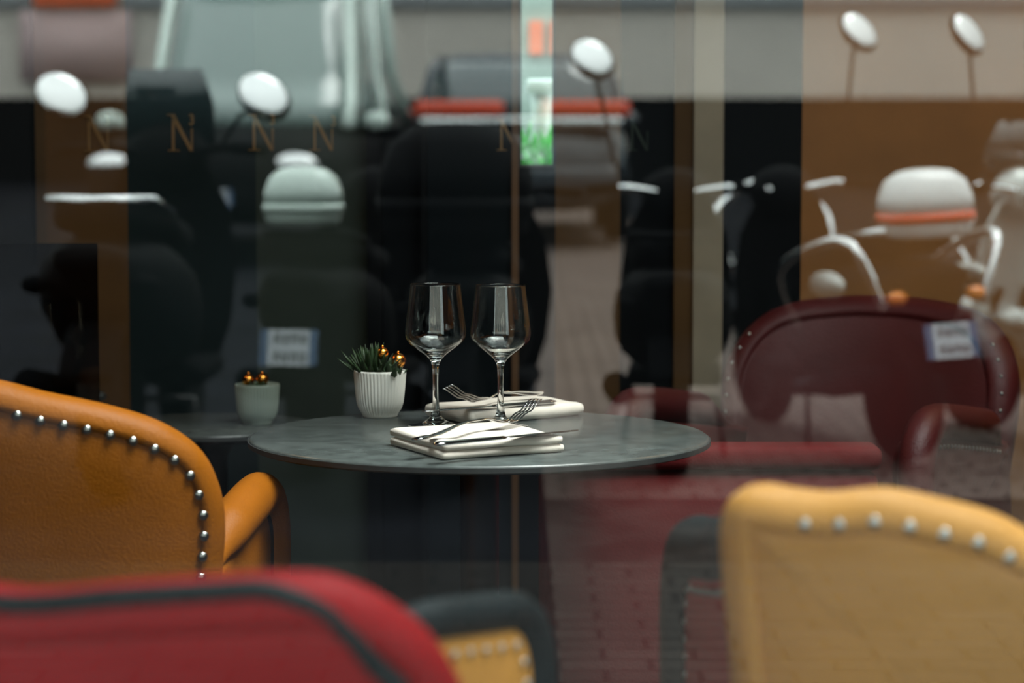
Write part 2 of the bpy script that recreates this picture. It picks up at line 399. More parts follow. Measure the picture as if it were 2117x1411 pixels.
# ------------------------------------------------------------------ pots
def pot(label, x, y, z, s=1.0, lush=True, pm='pot'):
    t = thing('potted_succulent', label, 'potted plant', (x, y, z))
    R, h = .0425 * s, .076 * s
    bm = NB(); prof = [(.0, .001), (.027, .0), (.0285, .002), (.029, .0045)]
    outer = [(.0305, .008), (.0345, .014), (.0378, .024), (.0397, .040), (.0412, .058), (.0422, .072)]
    prof += outer + [(.0425, .0745), (.0418, .0765), (.0400, .0765), (.0392, .073), (.0385, .062), (0, .061)]
    lathe(bm, [(r * s, zz * s) for r, zz in prof], 264, None, 44, .0019 * s, (.0065 * s, .0730 * s)); link('pot', bm, M[pm], t)
    bm = NB(); lathe(bm, [(.0383 * s, .058 * s), (.036 * s, .064 * s), (0, .067 * s)], 32); link('soil', bm, M['soil'], t)
    bm = NB(); rr = random.Random(5)
    if lush:
        for k in range(46):
            a = 2 * pi * k * .381966; e = .35 + 1.15 * (1 - (k / 46) ** .8)
            q = .016 * sqrt(k / 46)
            leaf_blade(bm, (-.013 + q * cos(a), .002 + q * sin(a), .066), (cos(a) * cos(e), sin(a) * cos(e), sin(e)), rr.uniform(.042, .058), .0047, .12, .5)
        for k in range(26):
            a = 2 * pi * k * .381966; e = .25 + 1.2 * (1 - k / 26); q = .01 * sqrt(k / 26)
            leaf_blade(bm, (.019 + q * cos(a), -.012 + q * sin(a), .064), (cos(a) * cos(e), sin(a) * cos(e), sin(e)), rr.uniform(.022, .036), .006, .25, .5)
    else:
        for k in range(22):
            a = 2 * pi * k * .381966; e = .2 + .9 * (1 - k / 22); q = .014 * sqrt(k / 22)
            leaf_blade(bm, (q * cos(a), q * sin(a), .064), (cos(a) * cos(e), sin(a) * cos(e), sin(e)), rr.uniform(.012, .022), .005, .2, .5)
    link('plant', bm, M['leaf'], t)
    return t
PX, PY = -.2157, 3.93
pot('ribbed white pot with spiky succulent left of the wine glasses', PX, PY, TZ)
pot('dimmer ribbed white pot with two gold baubles behind the table at left', -.487, 4.6, .66, 1.0, False, 'pot_dimmed')
def bauble(label, x, y, z, r):
    t = thing('gold_bauble', label, 'bauble', (x, y, z), 0, 'gold baubles in the pots')
    bm = NB(); ball(bm, (0, 0, 0), r, u=32, v=20); link('globe', bm, M['gold'], t)
    bm = NB(); lathe(bm, [(.0022, r * .98), (.0022, r + .003), (0, r + .003)], 12); link('cap', bm, M['gold'], t)
bauble('larger gold bauble at right in the pot of the spiky succulent', PX + .030, PY - .004, TZ + .092, .0130)
bauble('smaller gold bauble at the middle of the pot with spiky succulent', PX + .005, PY - .010, TZ + .105, .0100)
bauble('gold bauble at right in the dimmer pot behind the table', -.478, 4.605, .66 + .085, .012)
bauble('gold bauble at left in the dimmer pot behind the table', -.505, 4.61, .66 + .083, .012)

# ------------------------------------------------------------------ wine glasses
def wine_glass(label, x, y, z, s=1.0, seg=96, grp='stemmed wine glasses'):
    t = thing('wine_glass', label, 'wine glass', (x, y, z), 0, grp)
    rim = 0.2265
    out = [(0.0, .1030), (.0062, .1030), (.0088, .1065), (.0135, .1115), (.0205, .1170), (.0300, .1240), (.0400, .1320), (.0455, .1385),
           (.0478, .1450), (.0482, .1510), (.0470, .1640), (.0445, .1830), (.0418, .2050), (.0394, rim - .002)]
    base = [(0, .0005), (.034, .0), (.0432, .0008), (.0438, .0018), (.0430, .0028), (.034, .0042), (.022, .0075), (.0125, .0130), (.0078, .021), (.0056, .034), (.0046, .055), (.0046, .080), (.0054, .095), (.0072, .1035)]
    bowl_out = [(.0105, .1085), (.0150, .1128), (.0215, .1178), (.0305, .1243), (.0402, .1322), (.0456, .1388), (.0478, .1450), (.0482, .1510), (.0470, .1640), (.0446, .1830), (.0419, .2050), (.0396, rim - .0012), (.0393, rim)]
    w = .0011
    inn = [(.0386, rim), (.0383, rim - .0014), (.0407, .2050), (.0434, .1830), (.0458, .1640), (.0470, .1510), (.0466, .1455), (.0444, .1395), (.0388, .1332), (.0292, .1262), (.0205, .1210), (.0120, .1180), (0, .1172)]
    def dense(P):
        q = spline([(r, 0, zz) for r, zz in P], 3); return [(max(0, v.x), v.z) for v in q]
    bm = NB(); lathe(bm, [(r * s, zz * s) for r, zz in dense(base) + dense(bowl_out)[0:] + dense(inn)], seg)
    bmesh.ops.recalc_face_normals(bm, faces=bm.faces); o = link('glass_body', bm, M['glass'], t)
    return t
g1 = at_y(901, 884, 3.79); g2 = at_y(1036, 868, 3.90)
wine_glass('front wine glass, left of the pair, foot beside the cutlery', g1.x, 3.79, TZ, .995)
wine_glass('rear wine glass, right of the pair, between the two napkins', -.0180, 3.783, TZ, .99)
# dim table set behind the brown panel's foot
table('dim dark table far back at left, crowded with glasses', -.93, 4.72, .705, .13, 48)
for k, (dx, dy) in enumerate(((-.055, -.03), (-.012, .05), (.03, -.045), (.075, .03))):
    wine_glass('dim wine glass on the far back table, %s' % ['leftmost of the four', 'second from left of the four', 'third from left of the four', 'rightmost of the four'][k], -.93 + dx, 4.72 + dy, .705, .8, 32, 'dim wine glasses far back')

M['smoked'] = pane_mat('smoked_glass', .25, (.22, .20, .17))
def bq(px, y): return (px - 1058.5) / F * y
bm = NB(); box(bm, (bq(-60, 4.35), 4.35, .62), (bq(200, 4.35), 4.358, 1.015), 0)
gp = tag(link('glass_screen', bm, M['smoked'], None, False), 'smoked glass screen before the far back table at left', 'glass screen')
bm = NB(); box(bm, (bq(-60, 4.35), 4.32, .02), (bq(265, 4.35), 4.388, .62)); box(bm, (bq(-60, 4.35) , 4.30, 0), (bq(265, 4.35), 4.41, .02)); link('base_panel', bm, M['panel_black'], gp, False)
# ------------------------------------------------------------------ napkins
def napkin(label, o, u, v, L, W, z0, layers, seed, h):
    """folded linen: layers along v with a rounded fold at the front, length along u"""
    t = Vector((o[0], o[1], z0)); U = Vector((u[0], u[1], 0)).normalized(); V = Vector((v[0], v[1], 0)).normalized()
    rr = random.Random(seed); bm = NB(); nL = 26
    ph = [rr.uniform(0, 6) for _ in range(6)]
    for j in range(layers):
        th = h / layers; zb = j * th; secs = []
        ext = (.0 if j == 0 else -.004)
        for i in range(nL + 1):
            s = i / nL; x = s * (L + (.004 if j == 0 else 0)); ring = []
            # rounded ends at both u extremities
            e = min(1, min(s, 1 - s) * L / (th * .5)); k = .72 + .28 * sqrt(max(0.0, 1 - (1 - e) ** 2)) if s > .5 else 0.8 + .2 * sqrt(max(0.0, 1 - (1 - e) ** 2))
            n = 7
            wob = .0016 * sin(5 * s + ph[j]) + .0010 * sin(13 * s + ph[j + 1])
            sag = -.0022 * (j + 1) * math.exp(-((s - .25) / .16) ** 2)
            hh = th * .5 * (.94 + .06 * sin(9 * s + ph[2])) * max(.2, k)
            zc = zb + th * .5
            r = hh
            P = []
            for q in range(n + 1):      # front fold, half circle
                a = -pi / 2 - pi * q / n
                P.append((ext + wob + r + r * cos(a), zc + r * sin(a)))
            for q in range(1, 12):     # top, back along v
                f = q / 12; P.append((ext + r + (W - 2 * r) * f, zc + r + sag * sin(pi * f) * (1 if j == layers - 1 else .4) + .0008 * sin(7 * f + 9 * s + ph[3])))
            for q in range(n + 1):
                a = pi / 2 - pi * q / n
                P.append((W - r + r * cos(a) + wob, zc + r * sin(a)))
            for q in range(1, 6):
                f = 1 - q / 6; P.append((ext + r + (W - 2 * r) * f, zc - r + (sag * .4 * sin(pi * f) if j else 0)))
            secs.append([t + U * x + V * a + Vector((0, 0, max(0.0, b))) for a, b in P])
        loft(bm, secs)
    ob = link('folded_napkin', bm, M['linen'])
    return tag(ob, label, 'napkin', 'folded napkins on the table')
def base_at(px, py, z):
    r = ray(px, py); k = (z - EYE.z) / r.z; return EYE + r * k
N1o = base_at(916, 952, TZ); N1r = base_at(1160, 935, TZ); N1l = base_at(806, 920, TZ)
napkin('near folded cream napkin with fork and knife on it', N1o, N1r - N1o, N1l - N1o, (N1r - N1o).length, (N1l - N1o).length, TZ + .0005, 2, 2, .026)
N2o = base_at(978, 880, TZ); N2r = base_at(1204, 860, TZ); N2l = base_at(880, 862, TZ)
napkin('far folded cream napkin behind the rear glass', N2o, N2r - N2o, N2l - N2o, (N2r - N2o).length, (N2l - N2o).length, TZ + .0005, 1, 4, .024)

# ------------------------------------------------------------------ cutlery (local +X from handle end to tip)
def smooth_h(P, x):
    for a, b in zip(P[:-1], P[1:]):
        if x <= b[0]:
            t = (x - a[0]) / (b[0] - a[0]); t = t * t * (3 - 2 * t); return a[1] + (b[1] - a[1]) * t
    return P[-1][1]
def orient(o, p, q):
    d = Vector(q) - Vector(p); o.location = p; o.rotation_euler = (0, 0, math.atan2(d.y, d.x))
def fork(label, p, q, hs, roll=0.0):
    t = thing('fork', label, 'fork', p, 0, 'forks on the napkins'); d = Vector(q) - Vector(p); L = sqrt(d.x ** 2 + d.y ** 2)
    t.rotation_euler = (roll, 0, math.atan2(d.y, d.x))
    H_ = [(a * L, b) for a, b in hs]
    W = [(0, .0070), (.03, .0108), (.12, .0096), (.35, .0054), (.52, .0040), (.60, .0052), (.66, .0108), (.72, .0126)]
    bm = NB(); pts, rad = [], []
    for k in range(33):
        f = .72 * k / 32; pts.append((f * L, 0, smooth_h(H_, f * L))); rad.append((smooth_h(W, f), .0016 if f > .1 else .0026))
    rings = []
    for (x, y, z), (w, th) in zip(pts, rad):
        rings.append([(x, w * cos(a), z + th * sin(a)) for a in [2 * pi * i / 14 for i in range(14)]])
    loft(bm, rings); link('handle', bm, M['steel'], t)
    for i in range(4):
        bm = NB(); y0 = (-1.5 + i) * .0064; rings = []
        for k in range(13):
            f = .70 + .30 * k / 12; w = .0022 * (1 - .35 * k / 12) if k < 12 else .0008
            z = smooth_h(H_, f * L)
            rings.append([(f * L, y0 * (1 + .04 * k / 12) + w * cos(a), z + .0011 * sin(a)) for a in [2 * pi * j / 8 for j in range(8)]])
        loft(bm, rings); link('tine', bm, M['steel'], t)
    return t
def knife(label, p, q, z):
    t = thing('table_knife', label, 'knife', (p[0], p[1], z), 0, 'knives on the napkins'); d = Vector(q) - Vector(p); L = sqrt(d.x ** 2 + d.y ** 2)
    t.rotation_euler = (0, 0, math.atan2(d.y, d.x))
    bm = NB(); rings = []
    for k in range(15):
        f = .47 * k / 14; w = .0085 - .0022 * (k / 14); th = .0036 - .0012 * (k / 14)
        if k == 0: w, th = .004, .0015
        rings.append([(f * L, w * cos(a), .0036 + th * sin(a)) for a in [2 * pi * j / 14 for j in range(14)]])
    loft(bm, rings); link('handle', bm, M['steel'], t)
    bm = NB(); rings = []
    for k in range(17):
        f = .465 + .535 * k / 16; u = k / 16; w = .0060 + .0035 * sin(pi * min(1, u * 1.1)) ; w *= 1 if u < .82 else sqrt(max(.02, 1 - ((u - .82) / .18) ** 2))
        rings.append([(f * L, w * cos(a) + .001, .0036 + .0009 * sin(a)) for a in [2 * pi * j / 10 for j in range(10)]])
    loft(bm, rings); link('blade', bm, M['steel'], t)
    return t
NT1, NT2 = TZ + .0265, TZ + .0245
kp, kq = base_at(898, 918, NT1 + .003), base_at(1196, 889, NT1 + .003)
knife('knife on the near napkin, blade reaching past its right edge', kp, kq, NT1 - .0005)
fp, fq = base_at(858, 914, NT1), base_at(1112, 875, NT1)
fp.z = NT1 + .0015
fork('fork on the near napkin, tines raised to the right', fp, fq, [(0, .003), (.10, .004), (.45, .017), (.56, .017), (.72, .0085), (.78, .0090), (.88, .019), (1.0, .035)], radians(-4))
kp, kq = base_at(1148, 829, NT2 + .003), base_at(872, 850, NT2 + .003)
knife('knife on the far napkin, blade pointing left under the fork', kp, kq, NT2 - .0005)
fp, fq = base_at(1120, 823, NT2), base_at(934, 842, NT2)
fp.z = NT2 + .007
fork('fork on the far napkin, tines raised to the left', fp, fq, [(0, .002), (.10, .003), (.30, .008), (.45, .010), (.62, .0015), (.72, .0015), (.85, .010), (1.0, .028)], radians(24))
# ------------------------------------------------------------------ tub chairs
def normals2(loop):
    n = len(loop); out = []
    ar = sum(loop[i].x * loop[(i + 1) % n].z - loop[(i + 1) % n].x * loop[i].z for i in range(n))
    sg = 1 if ar > 0 else -1
    for i in range(n):
        t = loop[(i + 1) % n] - loop[i - 1]; t.normalize(); out.append(Vector((-t.z, 0, t.x)) * sg)
    return out
def inset(loop, nr, d): return [p + q * d for p, q in zip(loop, nr)]
def cushion(loop, mp, r, ins, side, puff=0.0):
    """one face (side +1 rear / -1 front) of an upholstered slab: (rim rings, panel rings)"""
    nr = normals2(loop); rim, pan = [], []
    for k in range(7):
        th = pi / 2 * k / 6; q = inset(loop, nr, ins * (1 - cos(th)))
        rim.append([mp(p.x, side * r * sin(th), p.z) for p in q])
    q = inset(loop, nr, ins * 1.09); rim.append([mp(p.x, side * r * .86, p.z) for p in q])
    pan.append(rim[-1]); q = inset(loop, nr, ins * 1.28); pan.append([mp(p.x, side * r * .93, p.z) for p in q])
    c = sum(q, Vector()) / len(q)
    for f, w in ((.85, .5), (.65, .8), (.42, .95), (.2, 1.0), (.04, 1.0)):
        pan.append([mp(c.x + (p.x - c.x) * f, side * (r * .94 + puff * w), c.z + (p.z - c.z) * f) for p in q])
    return rim, pan
def strip(bm, rings, cap):
    R = [[bm.verts.new(v) for v in s] for s in rings]; n = len(R[0])
    for A, B in zip(R[:-1], R[1:]):
        for k in range(n):
            j = (k + 1) % n; bm.faces.new((A[k], A[j], B[j], B[k]))
    if cap: bm.faces.new(R[-1])
def nails_on(bm, loop, mp, ins, dep, spacing, rad, keep):
    q = resample([Vector((p.x, 0, p.z)) for p in inset(loop, normals2(loop), ins)], spacing)
    for i, p in enumerate(q):
        if not keep(p): continue
        c = mp(p.x, dep, p.z); o = mp(p.x, dep + .01 * (1 if dep > 0 else -1), p.z)
        w = (o - c).normalized(); Mx = w.to_track_quat('Z', 'Y').to_matrix()
        ball(bm, c, rad, (1, 1, .75), Mx, 12, 8)
def arm_outline(L, h, drop, front):
    P = [(0, .34), (0, h - drop - .02), (.03, h - drop), (L * .45, h - drop * .45), (L * .80, h - drop * .05), (L * .93, h - .004), (L * .99, h - .03), (L, h - .07), (L - .012 * front, h - .17), (L - .03 * front, .46), (L - .045 * front, .34)]
    return resample(spline([(a, 0, b) for a, b in P], 8, True), .012)
def tub_chair(label, bx, by, yaw, half, back_m, rim_m, arm_m, arm_h, arm_L=.44, drop=.05, back_nails=(.028, .0072), arm_nails=(.019, .0042), piping=None, group='upholstered tub chairs', arm_top='teal', inner=None, splay=0.0, aw=.288, rho=.033, ni=1.02, keep=None, front=False):
    c, s = cos(yaw), sin(yaw)
    t = thing('tub_chair', label, 'chair', (bx - s * .28, by + c * .28, 0), yaw, group)
    full = [Vector((a, 0, b)) for a, b in half] + [Vector((-a, 0, b)) for a, b in reversed(half) if a > 1e-6]
    loop = resample(spline(full, 6, True), .011)
    R = .60
    def mb(x, d, z):
        a = x / R; return Vector(((R + d) * sin(a), -(R + d) * cos(a) + R - .28 - (z - .45) * .20, z))
    r, ins = .036, .034
    rimR, panR = cushion(loop, mb, r, ins, 1, .004); rimF, panF = cushion(loop, mb, r, ins, -1, .016)
    bm = NB(); strip(bm, list(reversed(rimR)) + rimF[1:], False); strip(bm, panF, True); bmesh.ops.remove_doubles(bm, verts=bm.verts, dist=1e-5); bmesh.ops.recalc_face_normals(bm, faces=bm.faces)
    bk = link('backrest', bm, M[rim_m], t)
    bm = NB(); strip(bm, panR, True); pn = link('back_panel', bm, M[back_m], bk)
    if piping:
        bm = NB(); nr = normals2(loop); q = [p + n_ * (.008 + .036 * min(1.0, max(0.0, (abs(p.x) - .17) / .10))) for p, n_ in zip(loop, nr)]; tube(bm, [mb(p.x, r * (.70 + .3 * min(1.0, max(0.0, (abs(p.x) - .17) / .10))), p.z) for p in q], .0075, 8, closed=True); link('piping', bm, M[piping], bk)
    else:
        dp = r * (.92 if ni > 1 else .86); first = None
        if front: dp, ni, keep = -r * .62, .30, (lambda p: .40 < p.z < .82)
        for p in resample([Vector((p.x, 0, p.z)) for p in inset(loop, normals2(loop), ins * ni)], back_nails[0]):
            if not (keep or (lambda p: p.z > .42))(p): continue
            c0 = mb(p.x, dp, p.z); w0 = (mb(p.x, dp + math.copysign(.01, dp), p.z) - c0).normalized()
            if first is None:
                bm = NB(); ball(bm, (0, 0, 0), back_nails[1], (1, 1, .75), None, 16, 10); nl = first = link('nail', bm, M['nail'], bk)
            else:
                nl = first.copy(); COL.objects.link(nl); nl.parent = bk
            nl.location = c0; nl.rotation_euler = w0.to_track_quat('Z', 'Y').to_euler()
    al = arm_outline(arm_L, arm_h, drop, 1.0)
    for sg in (-1, 1):
        def ma(l, d, z, sg=sg): return Vector((sg * (aw + d + splay * (l - .22)), -.235 + l, z))
        nr = normals2(al); rings = []
        wl = [min(1.0, max(0.0, (p.x - .02) / .10)) for p in al]
        for k in range(19):
            g = radians(155 - 325 * k / 18); ring = []
            for p, n_, w in zip(al, nr, wl):
                o0, d0 = .010 * sin(pi * k / 18), .012 - .05 * k / 18
                o1, d1 = rho * .87 + rho * cos(g), .004 + rho * sin(g)
                o, d = o0 + (o1 - o0) * w, d0 + (d1 - d0) * w
                q = p - n_ * o; ring.append(ma(q.x, d, q.z))
            rings.append(ring)
        rings.append([ma(p.x, -.052, p.z) for p in inset(al, nr, .004)])
        bm = NB(); strip(bm, rings, True); bmesh.ops.recalc_face_normals(bm, faces=bm.faces)
        for f in bm.faces:
            if f.calc_center_median().y < -.222: f.material_index = 1
        ar = link('armrest', bm, [M[arm_top], M[arm_m]], t)
        q = inset(al, nr, .012); c_ = sum(q, Vector()) / len(q)
        pO = [[ma(p.x, .011, p.z) for p in inset(al, nr, .001)], [ma(p.x, .014, p.z) for p in inset(al, nr, .006)]] + [[ma(c_.x + (p.x - c_.x) * f, .0155, c_.z + (p.z - c_.z) * f) for p in q] for f in (1, .7, .4, .1)]
        bm = NB(); strip(bm, pO, True); bmesh.ops.recalc_face_normals(bm, faces=bm.faces); link('arm_panel', bm, M[arm_m], ar)
        if arm_nails: bm = NB(); nails_on(bm, al, ma, .014, .0155, arm_nails[0], arm_nails[1], lambda p: p.z > .42 and p.x > .05); link('nailhead_trim', bm, M['nail'], ar)
    bm = NB(); box(bm, (-.235, -.215, .33), (.235, .225, .47), .035, 3); link('seat_cushion', bm, M[inner or arm_top], t)
    bm = NB(); box(bm, (-.24, -.21, .27), (.24, .21, .335), .012); link('seat_frame', bm, M['blackwood'], t)
    for x_, y_ in ((-.2, -.18), (.2, -.18), (-.2, .17), (.2, .17)):
        bm = NB(); tube(bm, [(x_ * 1.08, y_ * 1.1, 0), (x_, y_, .30)], [.013, .021], 12); link('leg', bm, M['blackwood'], t)
    return t
HL = [(0, .898), (.09, .879), (.17, .860), (.235, .835), (.282, .796), (.303, .742), (.306, .69), (.299, .63), (.292, .54), (.28, .42), (.25, .345), (.12, .33), (0, .33)]
HR = [(0, .866), (.03, .872), (.064, .889), (.115, .902), (.157, .9085), (.20, .9035), (.232, .905), (.262, .9075), (.285, .896), (.294, .87), (.292, .83), (.280, .73), (.272, .60), (.262, .42), (.24, .345), (.12, .33), (0, .33)]
HD = [(0, .885), (.08, .893), (.19, .899), (.235, .890), (.275, .862), (.300, .826), (.316, .77), (.318, .69), (.305, .56), (.285, .42), (.25, .345), (.12, .33), (0, .33)]
HF = [(0, .893), (.10, .889), (.20, .872), (.265, .835), (.305, .775), (.318, .71), (.310, .60), (.29, .42), (.25, .345), (.12, .33), (0, .33)]
tub_chair('yellow tub chair at left, its nail-studded back turned to the window', -.675, 3.17, radians(-6), HL, 'deep_mustard', 'deep_mustard', 'deep_mustard', .655, .37, drop=.03, arm_top='deep_mustard', arm_nails=None, aw=.262)
tub_chair('blurred yellow tub chair at right, close to the window', .464, 2.105, radians(3), HR, 'pale_mustard', 'pale_mustard', 'scarlet', .75, .40, drop=-.06, splay=.03, aw=.238, ni=.78, keep=lambda p: p.z > .8 and p.x > -.23)
tub_chair('blurred red tub chair with dark piping and yellow arm panels, nearest the window', -.325, 1.775, radians(-12), HD, 'red', 'red', 'pale_mustard', .80, .235, drop=-.02, piping='teal', splay=.45, aw=.272, rho=.017)
tub_chair('dark red tub chair behind the table at right, facing the room', .70, 4.72, radians(150), HF, 'darkred', 'darkred', 'darkred', .68, back_nails=(.032, .0045), inner='darkred', arm_top='darkred', front=True)
bn = thing('upholstered_screen', 'low dark red upholstered screen standing beyond the table at right', 'screen', (.33, 4.05, 0))
bm = NB(); box(bm, (-.285, -.035, .03), (.285, .035, .645), .015); link('front_panel', bm, M['claret'], bn)
bm = NB(); box(bm, (-.29, -.045, .65), (.29, .045, .69), .015, 3); link('top_roll', bm, M['claret'], bn)
bm = NB(); box(bm, (-.27, -.06, 0), (.27, .06, .028)); link('foot', bm, M['blackwood'], bn)

# ------------------------------------------------------------------ interior lamps
def pendant(label, x, y, z, e, col=(1.0, .60, .28), r=.04):
    t = thing('pendant_lamp', label, 'pendant lamp', (x, y, z), 0, 'warm pendant lamps')
    bm = NB(); lathe(bm, [(.12, -.02), (.115, .03), (.07, .10), (.02, .13), (.018, .13), (.066, .096), (.11, .03), (.115, -.02)], 32); link('lamp_shade', bm, M['black'], t)
    bm = NB(); ball(bm, (0, 0, 0), r); link('bulb', bm, emit('warm_bulb', col, e), t)
    bm = NB(); tube(bm, [(0, 0, .13), (0, 0, H - z)], .004, 6); link('cord', bm, M['black'], t)
pendant('warm pendant lamp hanging before the brown wall', 1.25, 4.5, 2.2, 260)
pendant('warm pendant lamp hanging at the right end of the brown wall', 2.1, 4.4, 2.2, 260)
pendant('warm pendant lamp hanging behind at left', -1.25, 4.3, 1.9, 220)

# ------------------------------------------------------------------ the street that the pane mirrors
def paving(name, c1, c2, mortar, w, h, ms, rough=.8):
    m = bpy.data.materials.new(name); m.use_nodes = True; n = m.node_tree.nodes; l = m.node_tree.links; p = n['Principled BSDF']
    t = n.new('ShaderNodeTexCoord'); b = n.new('ShaderNodeTexBrick'); l.new(t.outputs['Object'], b.inputs['Vector'])
    b.inputs['Color1'].default_value = (*c1, 1); b.inputs['Color2'].default_value = (*c2, 1); b.inputs['Mortar'].default_value = (*mortar, 1)
    b.inputs['Scale'].default_value = 1.0; b.inputs['Brick Width'].default_value = w; b.inputs['Row Height'].default_value = h; b.inputs['Mortar Size'].default_value = ms
    z = n.new('ShaderNodeTexNoise'); z.inputs['Scale'].default_value = 3; z.inputs['Detail'].default_value = 8; l.new(t.outputs['Object'], z.inputs['Vector'])
    mx = n.new('ShaderNodeMix'); mx.data_type = 'RGBA'; mx.blend_type = 'MULTIPLY'; mx.inputs['Factor'].default_value = .55
    l.new(b.outputs['Color'], mx.inputs['A']); 
    r = n.new('ShaderNodeValToRGB'); l.new(z.outputs['Fac'], r.inputs[0]); r.color_ramp.elements[0].position = .35; r.color_ramp.elements[1].position = .65
    r.color_ramp.elements[0].color = (.55, .55, .55, 1)
    l.new(r.outputs[0], mx.inputs['B']); l.new(mx.outputs['Result'], p.inputs['Base Color']); p.inputs['Roughness'].default_value = rough; p.inputs['Specular IOR Level'].default_value = .08
    return m
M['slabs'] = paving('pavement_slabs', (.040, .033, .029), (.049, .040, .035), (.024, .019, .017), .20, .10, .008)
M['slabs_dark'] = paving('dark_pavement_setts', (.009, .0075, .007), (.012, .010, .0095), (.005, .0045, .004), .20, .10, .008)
M['gutter_shadowed'] = mat('gutter_stone_and_shadow', (.028, .022, .020), .9, spec=.08, bump=.3, bscale=40, var=.4, vscale=5)  # gutter stone, its dark tone also holding the parked scooters' shadow
M['cobbles'] = paving('pink_setts', (.12, .09, .08), (.15, .115, .10), (.05, .04, .035), .16, .10, .010)
M['shaded_asphalt'] = mat('shade_darkened_asphalt', (.004, .0045, .0065), .95, spec=.06, bump=.3, bscale=60, var=.35, vscale=2)  # asphalt blackened so shade and dark reflections around the scooters sit in its colour
M['facade'] = mat('beige_render', (.62, .56, .50), .85, var=.05, vscale=.6)
M['plinth'] = mat('dark_granite', (.004, .0045, .005), .9, spec=.04)
M['tyre'] = mat('tyre_rubber', (.006, .006, .006), .9, spec=.1)
M['silver'] = mat('silver_paint', (.55, .58, .56), .3, .5, coat=.5)
M['whitep'] = mat('white_gloss_paint', (.82, .83, .82), .25, coat=.6)
M['blackp'] = mat('black_gloss_paint', (.002, .002, .0025), .7, spec=.05)
M['blueblack'] = mat('blue_black_paint', (.03, .04, .05), .2, coat=.6)
M['greenwhite'] = mat('pale_green_white_paint', (.62, .72, .66), .25, coat=.6)
M['chrome'] = mat('chrome', (.9, .9, .9), .06, 1.0)
M['redlens'] = mat('red_lens', (.75, .07, .02), .2, coat=.5)
M['orangelens'] = mat('orange_lens', (.9, .25, .03), .2, coat=.5)
M['seat'] = mat('black_vinyl', (.0025, .0025, .003), .9, spec=.05)
M['skyglass'] = mat('sky_painted_car_glass', (.19, .25, .235), .15, spec=.8, coat=.6)  # sky reflection on the van windows, painted as a pale base colour
M['carglass'] = mat('tinted_car_glass', (.03, .05, .055), .05, spec=.9, coat=1.0)
M['plate'] = mat('white_plate', (.55, .57, .60), .5)
M['plateblue'] = mat('blue_plate_end', (.07, .12, .22), .5)
M['ink'] = mat('black_ink', (.01, .01, .01), .6)
def ground(name, x0, x1, y0, y1, m, lift=0.0):
    bm = NB(); ys = [y0, y1] if y0 <= 1.0 else [y0, 1.0, y1]
    R = [[bm.verts.new((x, y, ground_z(y) + lift)) for x in (x0, x1)] for y in ys]
    for A, B in zip(R[:-1], R[1:]): bm.faces.new((A[0], A[1], B[1], B[0]))
    q = bmesh.ops.extrude_face_region(bm, geom=list(bm.faces))
    for v in q['geom']:
        if isinstance(v, bmesh.types.BMVert): v.co.z -= .25
    bmesh.ops.recalc_face_normals(bm, faces=bm.faces); return struct(name, bm, m)
KY = -3.7
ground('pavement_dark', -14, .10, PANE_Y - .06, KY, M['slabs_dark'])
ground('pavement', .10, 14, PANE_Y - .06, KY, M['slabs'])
ground('gutter_left', -14, .10, KY, KY - 1.0, M['shaded_asphalt'])
ground('gutter_shadowed', .10, 14, KY, KY - 1.0, M['gutter_shadowed'])
ground('road_dark', -14, .10, KY - 1.0, -30.4, M['shaded_asphalt'])
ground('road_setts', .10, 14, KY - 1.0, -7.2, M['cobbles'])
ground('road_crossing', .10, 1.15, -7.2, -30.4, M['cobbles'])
ground('road_side', 1.15, 14, -7.2, -30.4, M['shaded_asphalt'])
FY = -30.4
bm = NB(); box(bm, (-14, FY - .4, 0), (14, FY, 11)); struct('wall_facade', bm, M['facade'])
bm = NB(); box(bm, (-14, FY, 0), (14, FY + .08, ground_z(FY) + 1.15)); struct('trim_plinth', bm, M['plinth'])
bm = NB(); box(bm, (-14, FY, 3.0), (14, FY + .10, 3.14)); struct('trim_string_course', bm, mat('grey_stone', (.25, .26, .27), .8))
for k in range(5):
    for zz in (4.6, 7.8):
        bm = NB(); xx = -9.6 + 4.8 * k
        box(bm, (xx - .65, FY, zz), (xx + .65, FY + .04, zz + 2.0)); struct('window_%d' % (3 + k * 2 + (zz > 5)), bm, M['carglass'])
sg = thing('shop_sign', 'red shop sign blurred at the top left corner', 'sign', ((165 - 1058) / F * 33, FY + .12, 3.3))
bm = NB(); box(bm, (-.55, 0, -.3), (.55, .08, .25), .01); link('board', bm, M['orange'], sg)
bm = NB(); box(bm, (-.75, -.04, -1.3), (.75, .0, -.35), .0); link('poster_panel', bm, mat('pale_pink', (.55, .40, .40), .6), sg)

def plate(parent, M4, w=.21, h=.13, name='license_plate'):
    bm = NB(); box(bm, (-w / 2, -.004, -h / 2), (w / 2, .004, h / 2), 0, M=M4); pl = link(name, bm, M['plate'], parent, False)
    for xa in (-w / 2, w / 2 - .028):
        bm = NB(); box(bm, (xa, -.006, -h / 2), (xa + .028, .006, h / 2), 0, M=M4); link('blue_band', bm, M['plateblue'], pl, False)
    bm = NB(); k = 0
    for row in ((.016, .050), (-.050, -.016)):
        for i in range(4):
            x = -w / 2 + .042 + i * (w - .084) / 4
            box(bm, (x, -.0055, row[0]), (x + .007, .0055, row[1]), 0, M=M4); box(bm, (x + .014, -.0055, row[0]), (x + .021, .0055, row[1]), 0, M=M4)
            if i % 2: box(bm, (x, -.0055, row[1] - .007), (x + .021, .0055, row[1]), 0, M=M4)
            else: box(bm, (x, -.0055, row[0]), (x + .021, .0055, row[0] + .007), 0, M=M4)
    link('characters', bm, M['ink'], pl, False)
